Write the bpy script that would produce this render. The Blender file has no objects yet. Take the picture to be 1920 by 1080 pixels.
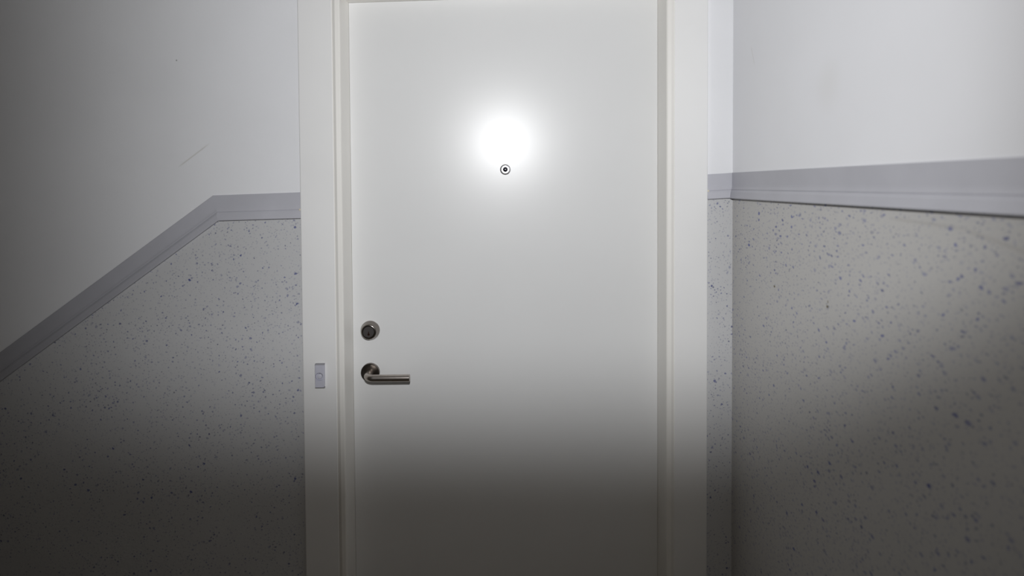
import bpy, bmesh, math
from mathutils import Matrix, Vector

S = bpy.context.scene
COL = S.collection
PI = math.pi

# ------------------------------------------------------------------ camera, light, exposure
cam_data = bpy.data.cameras.new('camera')
cam = bpy.data.objects.new('camera', cam_data)
COL.objects.link(cam)
cam_data.sensor_fit = 'HORIZONTAL'
cam_data.sensor_width = 36.0
cam_data.lens = 20.625
cam_data.shift_y = -0.0857
cam_data.clip_start = 0.05
cam_data.dof.use_dof = True
cam_data.dof.focus_distance = 1.76
cam_data.dof.aperture_fstop = 2.2
R = Matrix(((0.9998850815289821, 0.0066357073274270935, -0.013630521781849484),
            (-0.013797547632599836, 0.02581180891037618, -0.9995715973356288),
            (-0.006281036149146217, 0.9996447958695325, 0.02590039914468816)))
cam.matrix_world = Matrix.Translation((0, -1.6, 1.51)) @ R.to_4x4()
S.camera = cam

# the stairwell is dark but for a faint warm glow
world = bpy.data.worlds.new('stairwell_glow')
S.world = world
world.use_nodes = True
bg = world.node_tree.nodes['Background']
bg.inputs['Color'].default_value = (1.0, 0.86, 0.66, 1)
bg.inputs['Strength'].default_value = 0.014

# the camera's flash, held above the lens: a rectangular head whose beam is wider
# than it is high, plus the weak warm spill past its reflector
fl = bpy.data.lights.new('camera_flash', 'SPOT')
flash = bpy.data.objects.new('camera_flash', fl)
COL.objects.link(flash)
flash.location = (0.005, -1.6, 1.745)
flash.rotation_euler = (math.radians(90.0), 0, math.radians(-1.6))
fl.energy = 62
fl.color = (1.0, 1.0, 1.0)
fl.spot_size = math.radians(132)
fl.spot_blend = 0.72
fl.shadow_soft_size = 0.022
fl.use_nodes = True
_nt = fl.node_tree
_em = _nt.nodes['Emission']
_tc = _nt.nodes.new('ShaderNodeTexCoord')
_sx = _nt.nodes.new('ShaderNodeSeparateXYZ')
_nt.links.new(_tc.outputs['Normal'], _sx.inputs[0])


def _m(op, a, b):
    n = _nt.nodes.new('ShaderNodeMath')
    n.operation = op
    for i, v in enumerate((a, b)):
        if isinstance(v, bpy.types.NodeSocket):
            _nt.links.new(v, n.inputs[i])
        else:
            n.inputs[i].default_value = v
    return n.outputs[0]


def _fall(axis, full, none):
    t = _m('DIVIDE', _m('ABSOLUTE', _sx.outputs[axis], 0), _m('MAXIMUM', _m('ABSOLUTE', _sx.outputs[2], 0), 0.001))
    n = _nt.nodes.new('ShaderNodeMapRange')
    n.interpolation_type = 'SMOOTHSTEP'
    _nt.links.new(t, n.inputs[0])
    for i, v in enumerate((full, none, 1.0, 0.0)):
        n.inputs[i + 1].default_value = v
    return n.outputs[0]


_mix = _nt.nodes.new('ShaderNodeMix')
_mix.data_type = 'RGBA'
_nt.links.new(_m('MULTIPLY', _fall(0, 0.22, 1.16), _fall(1, 0.39, 0.71)), _mix.inputs[0])
_mix.inputs[6].default_value = (0.118, 0.113, 0.106, 1)
_mix.inputs[7].default_value = (1.09, 1.10, 1.115, 1)
_nt.links.new(_mix.outputs[2], _em.inputs['Color'])

S.view_settings.view_transform = 'Standard'
S.view_settings.look = 'None'
S.view_settings.gamma = 1.0
S.view_settings.use_curve_mapping = False
S.view_settings.exposure = 0.0


# ------------------------------------------------------------------ materials
def new_mat(name):
    m = bpy.data.materials.new(name)
    m.use_nodes = True
    nt = m.node_tree
    return m, nt, nt.nodes['Principled BSDF']


class G:
    """small node-graph writer"""
    def __init__(self, nt):
        self.nt = nt

    def put(self, sock, v):
        if isinstance(v, bpy.types.NodeSocket):
            self.nt.links.new(v, sock)
        else:
            sock.default_value = v

    def math(self, op, a, b=0.0, c=None, clamp=False):
        n = self.nt.nodes.new('ShaderNodeMath')
        n.operation = op
        n.use_clamp = clamp
        self.put(n.inputs[0], a)
        self.put(n.inputs[1], b)
        if c is not None:
            self.put(n.inputs[2], c)
        return n.outputs[0]

    def ramp(self, x, lo, hi, a=0.0, b=1.0):
        n = self.nt.nodes.new('ShaderNodeMapRange')
        n.interpolation_type = 'SMOOTHSTEP'
        self.put(n.inputs[0], x)
        self.put(n.inputs[1], lo)
        self.put(n.inputs[2], hi)
        self.put(n.inputs[3], a)
        self.put(n.inputs[4], b)
        return n.outputs[0]

    def mix(self, fac, a, b):
        n = self.nt.nodes.new('ShaderNodeMix')
        n.data_type = 'RGBA'
        self.put(n.inputs[0], fac)
        self.put(n.inputs[6], a)
        self.put(n.inputs[7], b)
        return n.outputs[2]

    def noise(self, vec, scale, detail=2.0, rough=0.5):
        n = self.nt.nodes.new('ShaderNodeTexNoise')
        self.put(n.inputs['Vector'], vec)
        n.inputs['Scale'].default_value = scale
        n.inputs['Detail'].default_value = detail
        n.inputs['Roughness'].default_value = rough
        return n.outputs['Fac'], n.outputs['Color']

    def sep(self, v):
        n = self.nt.nodes.new('ShaderNodeSeparateXYZ')
        self.put(n.inputs[0], v)
        return n.outputs[0], n.outputs[1], n.outputs[2]

    def comb(self, x, y, z=0.0):
        n = self.nt.nodes.new('ShaderNodeCombineXYZ')
        for i, v in enumerate((x, y, z)):
            self.put(n.inputs[i], v)
        return n.outputs[0]

    def pos(self):
        return self.nt.nodes.new('ShaderNodeNewGeometry').outputs['Position']

    def bump(self, bsdf, h, strength, dist):
        n = self.nt.nodes.new('ShaderNodeBump')
        n.inputs['Strength'].default_value = strength
        n.inputs['Distance'].default_value = dist
        self.put(n.inputs['Height'], h)
        self.nt.links.new(n.outputs[0], bsdf.inputs['Normal'])

    def plane(self, axis):
        """the wall's own two coordinates in metres"""
        x, y, z = self.sep(self.pos())
        return (x if axis == 'x' else y), z

    def blot(self, u, v, cu, cv, ru, rv, soft=0.5):
        du = self.math('DIVIDE', self.math('SUBTRACT', u, cu), ru)
        dv = self.math('DIVIDE', self.math('SUBTRACT', v, cv), rv)
        d = self.math('SQRT', self.math('ADD', self.math('MULTIPLY', du, du), self.math('MULTIPLY', dv, dv)))
        return self.ramp(d, 1.0 - soft, 1.0, 1.0, 0.0)

    def scratch(self, u, v, a, b, w):
        """soft line from a to b of half width w"""
        dx, dy = b[0] - a[0], b[1] - a[1]
        L = math.hypot(dx, dy)
        tx, ty = dx / L, dy / L
        pu = self.math('SUBTRACT', u, a[0])
        pv = self.math('SUBTRACT', v, a[1])
        along = self.math('ADD', self.math('MULTIPLY', pu, tx), self.math('MULTIPLY', pv, ty))
        across = self.math('ABSOLUTE', self.math('SUBTRACT', self.math('MULTIPLY', pv, tx), self.math('MULTIPLY', pu, ty)))
        m1 = self.ramp(across, w * 0.2, w, 1.0, 0.0)
        m2 = self.math('MULTIPLY', self.ramp(along, 0.0, L * 0.25), self.ramp(along, L * 0.75, L, 1.0, 0.0))
        return self.math('MULTIPLY', m1, m2)


def plain(name, rgb, rough, spec=0.5, metal=0.0, var=0.03, vscale=7.0, bump=None, coat=0.0):
    m, nt, b = new_mat(name)
    g = G(nt)
    p = g.pos()
    f, _ = g.noise(p, vscale, 3.0)
    k = g.ramp(f, 0.3, 0.7)
    lo = tuple(c * (1 - var) for c in rgb) + (1,)
    hi = tuple(min(1.0, c * (1 + var)) for c in rgb) + (1,)
    nt.links.new(g.mix(k, lo, hi), b.inputs['Base Color'])
    b.inputs['Roughness'].default_value = rough
    b.inputs['Specular IOR Level'].default_value = spec
    b.inputs['Metallic'].default_value = metal
    b.inputs['Coat Weight'].default_value = coat
    if bump:
        h, _ = g.noise(p, bump[0], 2.0)
        g.bump(b, h, bump[1], bump[2])
    return m


def upper_paint(name, axis, rgb, marks):
    m, nt, b = new_mat(name)
    g = G(nt)
    u, v = g.plane(axis)
    p = g.comb(u, v)
    f, _ = g.noise(p, 3.2, 4.0)
    c = g.mix(g.ramp(f, 0.3, 0.7), tuple(x * 0.97 for x in rgb) + (1,), rgb + (1,))
    for kind, args, col, amt in marks:
        k = g.math('MULTIPLY', getattr(g, kind)(u, v, *args), amt)
        c = g.mix(k, c, col + (1,))
    nt.links.new(c, b.inputs['Base Color'])
    b.inputs['Roughness'].default_value = 0.5
    b.inputs['Diffuse Roughness'].default_value = 0.4
    b.inputs['Specular IOR Level'].default_value = 0.35
    h, _ = g.noise(p, 160.0, 3.0)
    h2, _ = g.noise(p, 14.0, 2.0)
    g.bump(b, g.math('ADD', g.math('MULTIPLY', h, 0.3), h2), 0.25, 0.002)
    return m


def speckled_paint(name, axis, rgb, marks, seed, dens=1.0):
    """spatter-painted lower wall: grey ground, blue specks of two sizes in loose clusters"""
    m, nt, b = new_mat(name)
    g = G(nt)
    u, v = g.plane(axis)
    p0 = g.comb(g.math('MULTIPLY_ADD', u, 1.0 if axis == 'x' else 0.66, seed), g.math('ADD', v, seed * 1.7))
    wob, wc = g.noise(p0, 130.0, 1.0)
    sx, sy, _ = g.sep(wc)
    px, py, _ = g.sep(p0)
    ux = g.math('MULTIPLY_ADD', g.math('SUBTRACT', sx, 0.5), 0.0065, px)
    uy = g.math('MULTIPLY_ADD', g.math('SUBTRACT', sy, 0.5), 0.0065, py)
    ground, _ = g.noise(p0, 2.5, 4.0)
    c = g.mix(g.ramp(ground, 0.3, 0.7), tuple(x * 0.95 for x in rgb) + (1,), rgb + (1,))
    clus, _ = g.noise(p0, 8.0, 2.5)
    layers = ((150.0, 0.50, 0.20, 0.38, 0.06, 0.34, 0.35, 0.4),
              (122.0, 0.29, 0.20, 0.40, 0.18, 0.75, 0.80, 1.1),
              (84.0, 0.05, 0.22, 0.38, 0.35, 0.90, 0.60, 2.3))
    for scale, keep, rmin, rmax, amin, amax, cl, turn in layers:
        qx = g.math('SUBTRACT', g.math('MULTIPLY', ux, math.cos(turn)), g.math('MULTIPLY', uy, math.sin(turn)))
        qy = g.math('ADD', g.math('MULTIPLY', ux, math.sin(turn)), g.math('MULTIPLY', uy, math.cos(turn)))
        n = nt.nodes.new('ShaderNodeTexVoronoi')
        n.voronoi_dimensions = '2D'
        n.feature = 'F1'
        n.inputs['Scale'].default_value = scale
        n.inputs['Randomness'].default_value = 1.0
        nt.links.new(g.comb(qx, qy), n.inputs['Vector'])
        r1, r2, r3 = g.sep(n.outputs['Color'])
        thr = g.math('MULTIPLY_ADD', g.math('SUBTRACT', clus, 0.5), 2.0 * cl * (0.3 + keep), keep * dens)
        on = g.math('LESS_THAN', r1, thr)
        rad = g.math('MULTIPLY_ADD', r2, rmax - rmin, rmin)
        dot = g.ramp(n.outputs['Distance'], g.math('MULTIPLY', rad, 0.45), rad, 1.0, 0.0)
        a = g.math('MULTIPLY', g.math('MULTIPLY', on, dot), g.math('MULTIPLY_ADD', g.math('MULTIPLY', r3, r3), amax - amin, amin))
        blue = g.mix(r2, (0.082, 0.088, 0.175, 1), (0.058, 0.080, 0.30, 1))
        c = g.mix(a, c, blue)
    for kind, args, col, amt in marks:
        k = g.math('MULTIPLY', getattr(g, kind)(u, v, *args), amt)
        c = g.mix(k, c, col + (1,))
    nt.links.new(c, b.inputs['Base Color'])
    b.inputs['Roughness'].default_value = 0.42
    b.inputs['Diffuse Roughness'].default_value = 0.4
    b.inputs['Specular IOR Level'].default_value = 0.4
    h, _ = g.noise(p0, 150.0, 3.0)
    h2, _ = g.noise(p0, 16.0, 2.0)
    g.bump(b, g.math('ADD', g.math('MULTIPLY', h, 0.5), h2), 0.3, 0.002)
    return m


DIRT = (0.10, 0.075, 0.03)
M = {
    'upper_back': upper_paint('white_wall_paint', 'x', (0.865, 0.868, 0.885), [
        ('scratch', ((-0.885, 1.560), (-0.790, 1.631), 0.0028), (0.45, 0.42, 0.34), 0.33),
        ('blot', (-0.8786, 1.851, 0.0026, 0.0026), (0.25, 0.25, 0.25), 0.7)]),
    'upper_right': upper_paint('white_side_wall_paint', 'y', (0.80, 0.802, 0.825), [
        ('scratch', ((-0.14, 1.80), (-0.115, 1.86), 0.003), (0.5, 0.47, 0.42), 0.25),
        ('blot', (-0.47, 1.70, 0.06, 0.07, 1.0), (0.70, 0.69, 0.67), 0.3)]),
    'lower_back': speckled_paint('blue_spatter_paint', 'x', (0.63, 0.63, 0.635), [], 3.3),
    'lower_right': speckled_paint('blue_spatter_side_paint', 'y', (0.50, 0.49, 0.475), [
        ('blot', (-0.2512, 1.2708, 0.0050, 0.0036), DIRT, 0.95),
        ('blot', (-0.4745, 1.2700, 0.0048, 0.0036), DIRT, 0.95),
        ('blot', (-0.4760, 1.2795, 0.0028, 0.0040), DIRT, 0.65),
        ('scratch', ((-0.64, 1.453), (-0.83, 1.4455), 0.0045), (0.36, 0.34, 0.32), 0.35),
        ('scratch', ((-0.80, 1.4475), (-0.93, 1.420), 0.0055), (0.36, 0.34, 0.32), 0.35)], 11.9, 1.5),
    'rail': plain('blue_grey_rail_paint', (0.53, 0.53, 0.575), 0.42, 0.4, var=0.03, vscale=9, bump=(60, 0.25, 0.001)),
    'frame': plain('white_frame_paint', (0.895, 0.89, 0.88), 0.34, 0.45, var=0.012, vscale=5, bump=(9, 0.05, 0.002)),
    'jamb': plain('warm_white_jamb_paint', (0.91, 0.89, 0.845), 0.34, 0.45, var=0.01, vscale=5),
    'leaf': plain('white_door_lacquer', (0.80, 0.80, 0.795), 0.29, 0.40, var=0.008, vscale=4),
    'lock': plain('smoked_steel', (0.27, 0.245, 0.225), 0.22, 0.5, 1.0, var=0.05, vscale=60),
    'steel': plain('brushed_steel', (0.53, 0.485, 0.45), 0.30, 0.5, 1.0, var=0.06, vscale=60),
    'steel_dark': plain('satin_nickel', (0.20, 0.18, 0.162), 0.30, 0.5, 1.0, var=0.05, vscale=70),
    'plug': plain('dark_cylinder_plug', (0.13, 0.12, 0.118), 0.42, 0.5, 0.7, var=0.05),
    'keyhole': plain('keyway_shadow', (0.03, 0.012, 0.008), 0.7, 0.2),
    'chrome': plain('peephole_chrome', (0.80, 0.80, 0.82), 0.36, 0.5, 1.0, var=0.02),
    'lens': plain('peephole_glass', (0.012, 0.012, 0.018), 0.16, 0.9, var=0.02),
    'bell': plain('lilac_grey_plastic', (0.59, 0.59, 0.67), 0.38, 0.45, var=0.02, vscale=40),
    'bell_end': plain('dull_grey_plastic', (0.30, 0.30, 0.32), 0.45, 0.4, var=0.03),
    'bell_button': plain('pale_lilac_plastic', (0.62, 0.62, 0.69), 0.3, 0.5, var=0.02),
    'floor': plain('brown_landing_floor', (0.34, 0.26, 0.17), 0.5, 0.4, var=0.12, vscale=30),
    'ceiling': plain('white_ceiling_paint', (0.72, 0.71, 0.69), 0.7, 0.3, var=0.02),
    'caulk': plain('yellowed_caulk', (0.80, 0.73, 0.58), 0.5, 0.4, var=0.1, vscale=200),
}


# ------------------------------------------------------------------ geometry helpers
def link(name, bm, mat, parent=None, smooth=False):
    bmesh.ops.recalc_face_normals(bm, faces=bm.faces[:])
    me = bpy.data.meshes.new(name)
    bm.to_mesh(me)
    bm.free()
    for m in (mat if isinstance(mat, (list, tuple)) else [mat]):
        me.materials.append(m)
    if smooth:
        for p in me.polygons:
            p.use_smooth = True
        me.set_sharp_from_angle(angle=math.radians(32))
    o = bpy.data.objects.new(name, me)
    COL.objects.link(o)
    if parent:
        o.parent = parent
        o.matrix_parent_inverse = parent.matrix_world.inverted()
    return o


def empty(name, loc):
    o = bpy.data.objects.new(name, None)
    COL.objects.link(o)
    o.location = loc
    o.empty_display_size = 0.1
    bpy.context.view_layer.update()
    return o


def tag(o, label, cat=None, kind=None):
    o['label'] = label
    if cat:
        o['category'] = cat
    if kind:
        o['kind'] = kind
    return o


def prism(bm, pts, d0, d1, axis, mi=0):
    """polygon pts extruded from d0 to d1 along axis ('y': pts are x,z; 'x': pts are y,z; 'z': pts are x,y)"""
    def P(a, b, d):
        return {'y': (a, d, b), 'x': (d, a, b), 'z': (a, b, d)}[axis]
    A = [bm.verts.new(P(a, b, d0)) for a, b in pts]
    B = [bm.verts.new(P(a, b, d1)) for a, b in pts]
    fs = [bm.faces.new(A), bm.faces.new(B[::-1])]
    n = len(pts)
    for i in range(n):
        j = (i + 1) % n
        fs.append(bm.faces.new((A[i], A[j], B[j], B[i])))
    for f in fs:
        f.material_index = mi


def box(bm, x0, x1, y0, y1, z0, z1, mi=0):
    prism(bm, [(x0, z0), (x1, z0), (x1, z1), (x0, z1)], y0, y1, 'y', mi)


def loft(bm, rings, closed=True, caps=True):
    """rings: lists of points; each ring a closed section; lofted in order"""
    V = [[bm.verts.new(p) for p in r] for r in rings]
    n = len(V[0])
    for a, b in zip(V, V[1:]):
        for i in range(n if closed else n - 1):
            j = (i + 1) % n
            bm.faces.new((a[i], a[j], b[j], b[i]))
    if caps:
        bm.faces.new(V[0][::-1])
        bm.faces.new(V[-1])
    return V


def lathe(bm, cx, cz, y, prof, n=48):
    """prof: (radius, height towards the viewer) about an axis along -Y standing on plane y"""
    rows = []
    for r, h in prof:
        if r < 1e-6:
            rows.append([bm.verts.new((cx, y - h, cz))])
        else:
            rows.append([bm.verts.new((cx + r * math.cos(2 * PI * i / n), y - h, cz + r * math.sin(2 * PI * i / n))) for i in range(n)])
    for a, b in zip(rows, rows[1:]):
        for i in range(n):
            j = (i + 1) % n
            if len(a) == 1 and len(b) == 1:
                continue
            if len(b) == 1:
                bm.faces.new((a[i], a[j], b[0]))
            elif len(a) == 1:
                bm.faces.new((a[0], b[j], b[i]))
            else:
                bm.faces.new((a[i], a[j], b[j], b[i]))


# ------------------------------------------------------------------ the setting
CX = 0.6268                      # side wall
XL, YB, ZT = -3.0, -3.0, 2.75    # far end of the stair wall, open side, ceiling
U_OPEN = 0.05                    # wall opening lies this far outside the leaf edge
LX, RX = -0.4312, 0.4363         # leaf edges
HZ0, HS = 2.0350, 0.030          # head line at x = 0 and its slope: the old frame is out of level


def head(x, u=0.0):
    return HZ0 + HS * x + u


# rail lines on the stair wall: (x, z) at top, joint, bottom edge
def rail_left(t):
    """t = 0 top edge, 1 bottom edge; returns far end, bend and door end of that line"""
    bx, bz = -0.7872 + 0.0159 * t, 1.4872 - 0.0684 * t
    ex, ez = -0.5497, 1.4943 - 0.0703 * t
    s = 0.725
    return [(XL, bz - s * (bx - XL)), (bx, bz), (ex, ez)]


def rail_short(t):
    return [(0.5548, 1.5360 - 0.068 * t), (CX, 1.5398 - 0.0685 * t)]


T_RIGHT, B_RIGHT = 1.5404, 1.4698

bm = bmesh.new()
ol, orr = LX - U_OPEN, RX + U_OPEN
mid = rail_left(0.5)
ends = (ol, mid[2][1])
prism(bm, [(XL, ZT), mid[0], mid[1], ends, (ol, ZT)], 0.0, 0.16, 'y', 0)
prism(bm, [(XL, -2.2), (ol, -2.2), ends, mid[1], mid[0]], 0.0, 0.16, 'y', 1)
sm = rail_short(0.5)
sa = (orr, sm[0][1])
prism(bm, [sa, (CX + 0.12, sm[1][1]), (CX + 0.12, ZT), (orr, ZT)], 0.0, 0.16, 'y', 0)
prism(bm, [(orr, -0.02), (CX + 0.12, -0.02), (CX + 0.12, sm[1][1]), sa], 0.0, 0.16, 'y', 1)
prism(bm, [(ol, head(ol, U_OPEN)), (orr, head(orr, U_OPEN)), (orr, ZT), (ol, ZT)], 0.0, 0.16, 'y', 0)
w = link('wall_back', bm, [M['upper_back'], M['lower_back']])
tag(w, 'stairwell wall around the door, white above and blue-speckled grey below', 'wall', 'structure')

bm = bmesh.new()
zm = 1.505
prism(bm, [(YB, zm), (0.0, zm), (0.0, ZT), (YB, ZT)], CX, CX + 0.12, 'x', 0)
prism(bm, [(YB, -0.02), (0.0, -0.02), (0.0, zm), (YB, zm)], CX, CX + 0.12, 'x', 1)
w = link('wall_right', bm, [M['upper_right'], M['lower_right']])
tag(w, 'side wall right of the door, white above and blue-speckled grey below', 'wall', 'structure')

# landing with the flight that drops away to the left
bm = bmesh.new()
pts = [(CX + 0.12, -0.02), (CX + 0.12, -0.2), (-0.70, -0.2), (XL, -2.2), (XL, -1.70)]
x, z = XL, -1.70
steps = []
x0 = -0.80
k = 0
while x0 - 0.262 * k > XL + 0.27 and k < 9:
    steps.append((x0 - 0.262 * k, -0.19 * k - 0.02))
    steps.append((x0 - 0.262 * k, -0.19 * (k + 1) - 0.02))
    k += 1
steps.append((XL, -0.19 * k - 0.02))
poly = [(CX + 0.12, -0.02)] + steps + [(XL, -2.2), (CX + 0.12, -2.2)]
prism(bm, poly, YB, 0.0, 'y')
f = link('floor', bm, M['floor'])
tag(f, 'brownish landing floor with steps going down to the left', 'floor', 'structure')

bm = bmesh.new()
box(bm, XL, CX + 0.12, YB, 0.16, ZT, ZT + 0.1)
c = link('ceiling', bm, M['ceiling'])
tag(c, 'white ceiling over the landing', 'ceiling', 'structure')

# ------------------------------------------------------------------ door frame
frame = empty('trim_1', (0, 0, 0))
tag(frame, 'white painted door frame with beaded inner edge around the door', 'door frame', 'structure')
Z0 = -0.02


def frame_lines(u):
    """the four corners of the frame line lying u outside the leaf edge"""
    xl, xr = LX - u, RX + u
    return [(xl, Z0), (xl, head(xl, u)), (xr, head(xr, u)), (xr, Z0)]


def frame_piece(name, prof, seg, label=None):
    bm = bmesh.new()
    a = [frame_lines(u)[seg] for u, y in prof]
    b = [frame_lines(u)[seg + 1] for u, y in prof]
    loft(bm, [[(p[0], y, p[1]) for p, (u, y) in zip(a, prof)], [(p[0], y, p[1]) for p, (u, y) in zip(b, prof)]])
    return link(name, bm, M['jamb' if name == 'jamb' else 'frame'], frame)


CAS = [(0.0270, 0.0), (0.0270, -0.0108), (0.0282, -0.0120), (0.1155, -0.0120), (0.1175, -0.0113),
       (0.1185, -0.0095), (0.1185, 0.0)]
JAMB = [(0.0, 0.115), (0.0, 0.060), (0.0050, -0.0080), (0.0062, -0.0115), (0.0085, -0.0132), (0.0180, -0.0142),
        (0.0200, -0.0134), (0.0264, -0.0102), (0.0270, -0.0098), (0.0270, 0.0), (U_OPEN, 0.0), (U_OPEN, 0.115)]
for seg in range(3):
    frame_piece('casing', CAS, seg)
    frame_piece('jamb', JAMB, seg)
bm = bmesh.new()
box(bm, LX, RX, 0.03, 0.115, Z0, 0.0)
link('threshold', bm, M['steel_dark'], frame)
# yellowed caulk where the rails meet the frame
for cx_, cz_ in ((0.5570, 1.4905), (-0.5522, 1.4470)):
    bm = bmesh.new()
    lathe(bm, cx_, cz_, 0.0, [(0.0032, 0.0), (0.0032, 0.005), (0.0028, 0.0072), (0.0017, 0.0082), (0.0, 0.0086)], 14)
    tag(link('caulk_blob', bm, M['caulk'], frame, True), 'yellowed blob of caulk at the rail end')

# ------------------------------------------------------------------ dado rails
BOARD = [(0.0, 0.0), (0.0, 0.0018), (0.02, 0.0026), (0.50, 0.0030), (0.56, 0.0034), (0.640, 0.0050), (0.655, 0.0050), (0.668, 0.0042), (0.668, 0.0)]
MOULD = [(0.668, 0.0), (0.668, 0.0043), (0.690, 0.0062), (0.76, 0.0088), (0.97, 0.0118), (1.0, 0.0114), (1.0, 0.0)]


def rail_piece(name, parent, prof, fa, fb, axis='y'):
    bm = bmesh.new()
    rings = []
    for fn in (fa, fb):
        ring = []
        for t, h in prof:
            a, z = fn(t, h)
            ring.append((a, -h, z) if axis == 'y' else (CX - h, a, z))
        rings.append(ring)
    loft(bm, rings)
    return link(name, bm, M['rail'], parent)


r = empty('trim_2', (-0.8, 0, 1.45))
tag(r, 'blue-grey dado rail left of the door, bending down along the stairs', 'dado rail', 'structure')
for i in (0, 1):
    rail_piece('board', r, BOARD, lambda t, h: rail_left(t)[i], lambda t, h: rail_left(t)[i + 1])
    rail_piece('moulding', r, MOULD, lambda t, h: rail_left(t)[i], lambda t, h: rail_left(t)[i + 1])

r = empty('trim_3', (0.59, 0, 1.5))
tag(r, 'short blue-grey dado rail between the door frame and the corner', 'dado rail', 'structure')


def short_end(t, h):                 # butts against the side wall's rail
    a, b = rail_short(t)
    return (b[0] - h, b[1])


rail_piece('board', r, BOARD, lambda t, h: rail_short(t)[0], lambda t, h: (CX - h, rail_short(t)[1][1]))
rail_piece('moulding', r, MOULD, lambda t, h: rail_short(t)[0], short_end)

r = empty('trim_4', (CX, -1.0, 1.5))
tag(r, 'long blue-grey dado rail level along the right side wall', 'dado rail', 'structure')
for nm, prof in (('board', BOARD), ('moulding', MOULD)):
    rail_piece(nm, r, prof, lambda t, h: (YB, T_RIGHT + (B_RIGHT - T_RIGHT) * t),
               lambda t, h: (-h, T_RIGHT + (B_RIGHT - T_RIGHT) * t), 'x')

# ------------------------------------------------------------------ the door
door = empty('door_1', (0, 0.08, 0))
tag(door, 'smooth glossy white flat door with a steel lever, lock and peephole', 'door', 'structure')
YF = 0.060
GAP = 0.0004
bm = bmesh.new()
xl, xr = LX + GAP, RX - GAP
prism(bm, [(xl, 0.006), (xr, 0.006), (xr, head(xr) - GAP), (xl, head(xl) - GAP)], YF, YF + 0.045, 'y')
bmesh.ops.bevel(bm, geom=bm.edges[:], offset=0.0007, segments=2, profile=0.5, affect='EDGES')
link('door_leaf', bm, M['leaf'], door)

# lever handle: round rosette, neck, bend and straight round lever
HX, HZ = -0.3822, 0.9815
bm = bmesh.new()
lathe(bm, HX, HZ, YF, [(0.0264, 0.0), (0.0264, 0.0060), (0.0261, 0.0078), (0.0253, 0.0084), (0.0145, 0.0086), (0.0138, 0.0082), (0.0, 0.0082)], 56)
ros = link('handle_rosette', bm, M['steel_dark'], door, True)
tag(ros, 'round satin nickel rosette behind the lever')

bm = bmesh.new()
rt, rb = 0.0097, 0.0205
lev_y = YF - 0.0560
path = [(Vector((HX, YF - 0.0082, HZ)), Vector((0, -1, 0)))]
path.append((Vector((HX, lev_y + rb, HZ)), Vector((0, -1, 0))))
for i in range(1, 15):
    a = PI / 2 * i / 14
    path.append((Vector((HX + rb * (1 - math.cos(a)), lev_y + rb * (1 - math.sin(a)), HZ)), Vector((math.sin(a), -math.cos(a), 0))))
XE = -0.2622
path.append((Vector((XE - 0.001, lev_y, HZ)), Vector((1, 0, 0))))
rings = []
N = 36


def ring(p, d, rr):
    side = Vector((0, 0, 1))
    nrm = d.cross(side).normalized()
    return [p + rr * (math.cos(2 * PI * i / N) * nrm + math.sin(2 * PI * i / N) * side) for i in range(N)]


for p, d in path:
    rings.append(ring(p, d, rt))
rings.append(ring(Vector((XE, lev_y, HZ)), Vector((1, 0, 0)), rt - 0.0009))
loft(bm, rings)
lev = link('lever_handle', bm, M['steel'], door, True)
tag(lev, 'brushed steel round lever bent to the right')

# lock cylinder: tapered ring round a dark plug with a keyway
KX, KZ = -0.3816, 1.1012
bm = bmesh.new()
lathe(bm, KX, KZ, YF, [(0.0270, 0.0), (0.0270, 0.0040), (0.0264, 0.0066), (0.0255, 0.0084), (0.0222, 0.0190), (0.0214, 0.0212), (0.0203, 0.0227), (0.0190, 0.0234), (0.0178, 0.0236),
                       (0.0160, 0.0236), (0.0155, 0.0230), (0.0155, 0.0180)], 56)
ring_ = link('lock_cylinder', bm, M['lock'], door, True)
tag(ring_, 'tapered round steel lock ring above the lever')
bm = bmesh.new()
lathe(bm, KX, KZ, YF, [(0.0153, 0.0180), (0.0153, 0.0224), (0.0148, 0.0230), (0.0, 0.0231)], 48)
link('lock_plug', bm, M['plug'], ring_, True)
bm = bmesh.new()
lathe(bm, KX + 0.0002, KZ - 0.0072, YF, [(0.0034, 0.0226), (0.0034, 0.0236), (0.0, 0.0236)], 20)
box(bm, KX - 0.0012, KX + 0.0016, YF - 0.0236, YF - 0.0226, KZ - 0.0074, KZ + 0.0015)
link('keyway', bm, M['keyhole'], ring_)

# peephole
PX, PZ = 0.0043, 1.5538
bm = bmesh.new()
lathe(bm, PX, PZ, YF, [(0.0149, 0.0), (0.0146, 0.0003), (0.0136, 0.0007), (0.0120, 0.0012), (0.0108, 0.0018), (0.0096, 0.0018), (0.0052, 0.0006), (0.0, 0.0006)], 48)
pe = link('peephole', bm, M['chrome'], door, True)
tag(pe, 'small round chrome peephole in the upper door')
bm = bmesh.new()
lathe(bm, PX, PZ, YF, [(0.0070, 0.0008), (0.0066, 0.0017), (0.0052, 0.0028), (0.0030, 0.0036), (0.0, 0.0039)], 36)
tag(link('peephole_lens', bm, M['lens'], pe, True), 'dark glass peephole lens')

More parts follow.
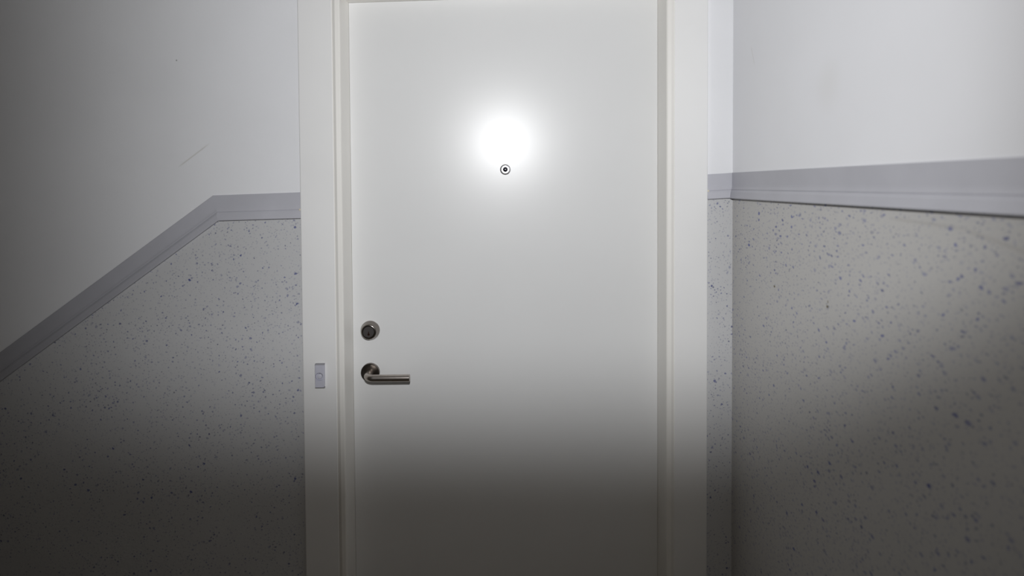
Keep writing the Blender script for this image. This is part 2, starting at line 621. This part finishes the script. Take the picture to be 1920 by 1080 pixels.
# ------------------------------------------------------------------ doorbell on the left casing
BX, BZ, BY = -0.5014, 0.9969, -0.0120
bell = empty('doorbell_button', (BX, BY, BZ))
tag(bell, 'small upright lilac-grey doorbell push on the white casing left of the lever', 'doorbell')
hw, h0, th = 0.0124, 0.0302, 0.0100
bx_, bz_ = -0.5020, 0.9955
NB = 64
angs = sorted([2 * PI * i / NB for i in range(NB)] +
              [math.atan2(zz - bz_, xx - bx_) % (2 * PI) for xx in (BX - hw + 0.0012, BX + hw - 0.0012) for zz in (BZ - h0, BZ + h0)])


def rect_ring(x0, x1, z0, z1, y):
    out = []
    for a in angs:
        dx, dz = math.cos(a), math.sin(a)
        ts = []
        if abs(dx) > 1e-9:
            ts.append(((x1 if dx > 0 else x0) - bx_) / dx)
        if abs(dz) > 1e-9:
            ts.append(((z1 if dz > 0 else z0) - bz_) / dz)
        t = min(ts)
        out.append((bx_ + dx * t, y, bz_ + dz * t))
    return out


def circ_ring(rr, y):
    return [(bx_ + rr * math.cos(a), y, bz_ + rr * math.sin(a)) for a in angs]


bm = bmesh.new()
b = 0.0012
loft(bm, [rect_ring(BX - hw, BX + hw, BZ - h0, BZ + h0, BY),
          rect_ring(BX - hw, BX + hw, BZ - h0, BZ + h0, BY - th + b),
          rect_ring(BX - hw + b, BX + hw - b, BZ - h0, BZ + h0, BY - th),
          circ_ring(0.0108, BY - th), circ_ring(0.0106, BY - th + 0.0004), circ_ring(0.0105, BY - th + 0.0080)])
link('cover', bm, M['bell'], bell)
for s in (1, -1):
    bm = bmesh.new()
    z0, z1 = BZ + s * h0, BZ + s * 0.0333
    prof = [(BY, z0), (BY - th + 0.0004, z0), (BY - th + 0.0016, z0 + s * 0.0016), (BY - th + 0.0034, z1 - s * 0.0006), (BY - th + 0.0044, z1), (BY, z1)]
    prism(bm, prof, BX - hw, BX + hw, 'x')
    tag(link('end_cap', bm, M['bell_end'], bell), 'darker grey sloping end')
bm = bmesh.new()
yb = BY - th + 0.0080
lathe(bm, bx_, bz_, yb, [(0.0070, 0.0), (0.0070, 0.0046), (0.0066, 0.0054), (0.0052, 0.0060), (0.0, 0.0063)], 40)
link('push_button', bm, M['bell_button'], bell, True)
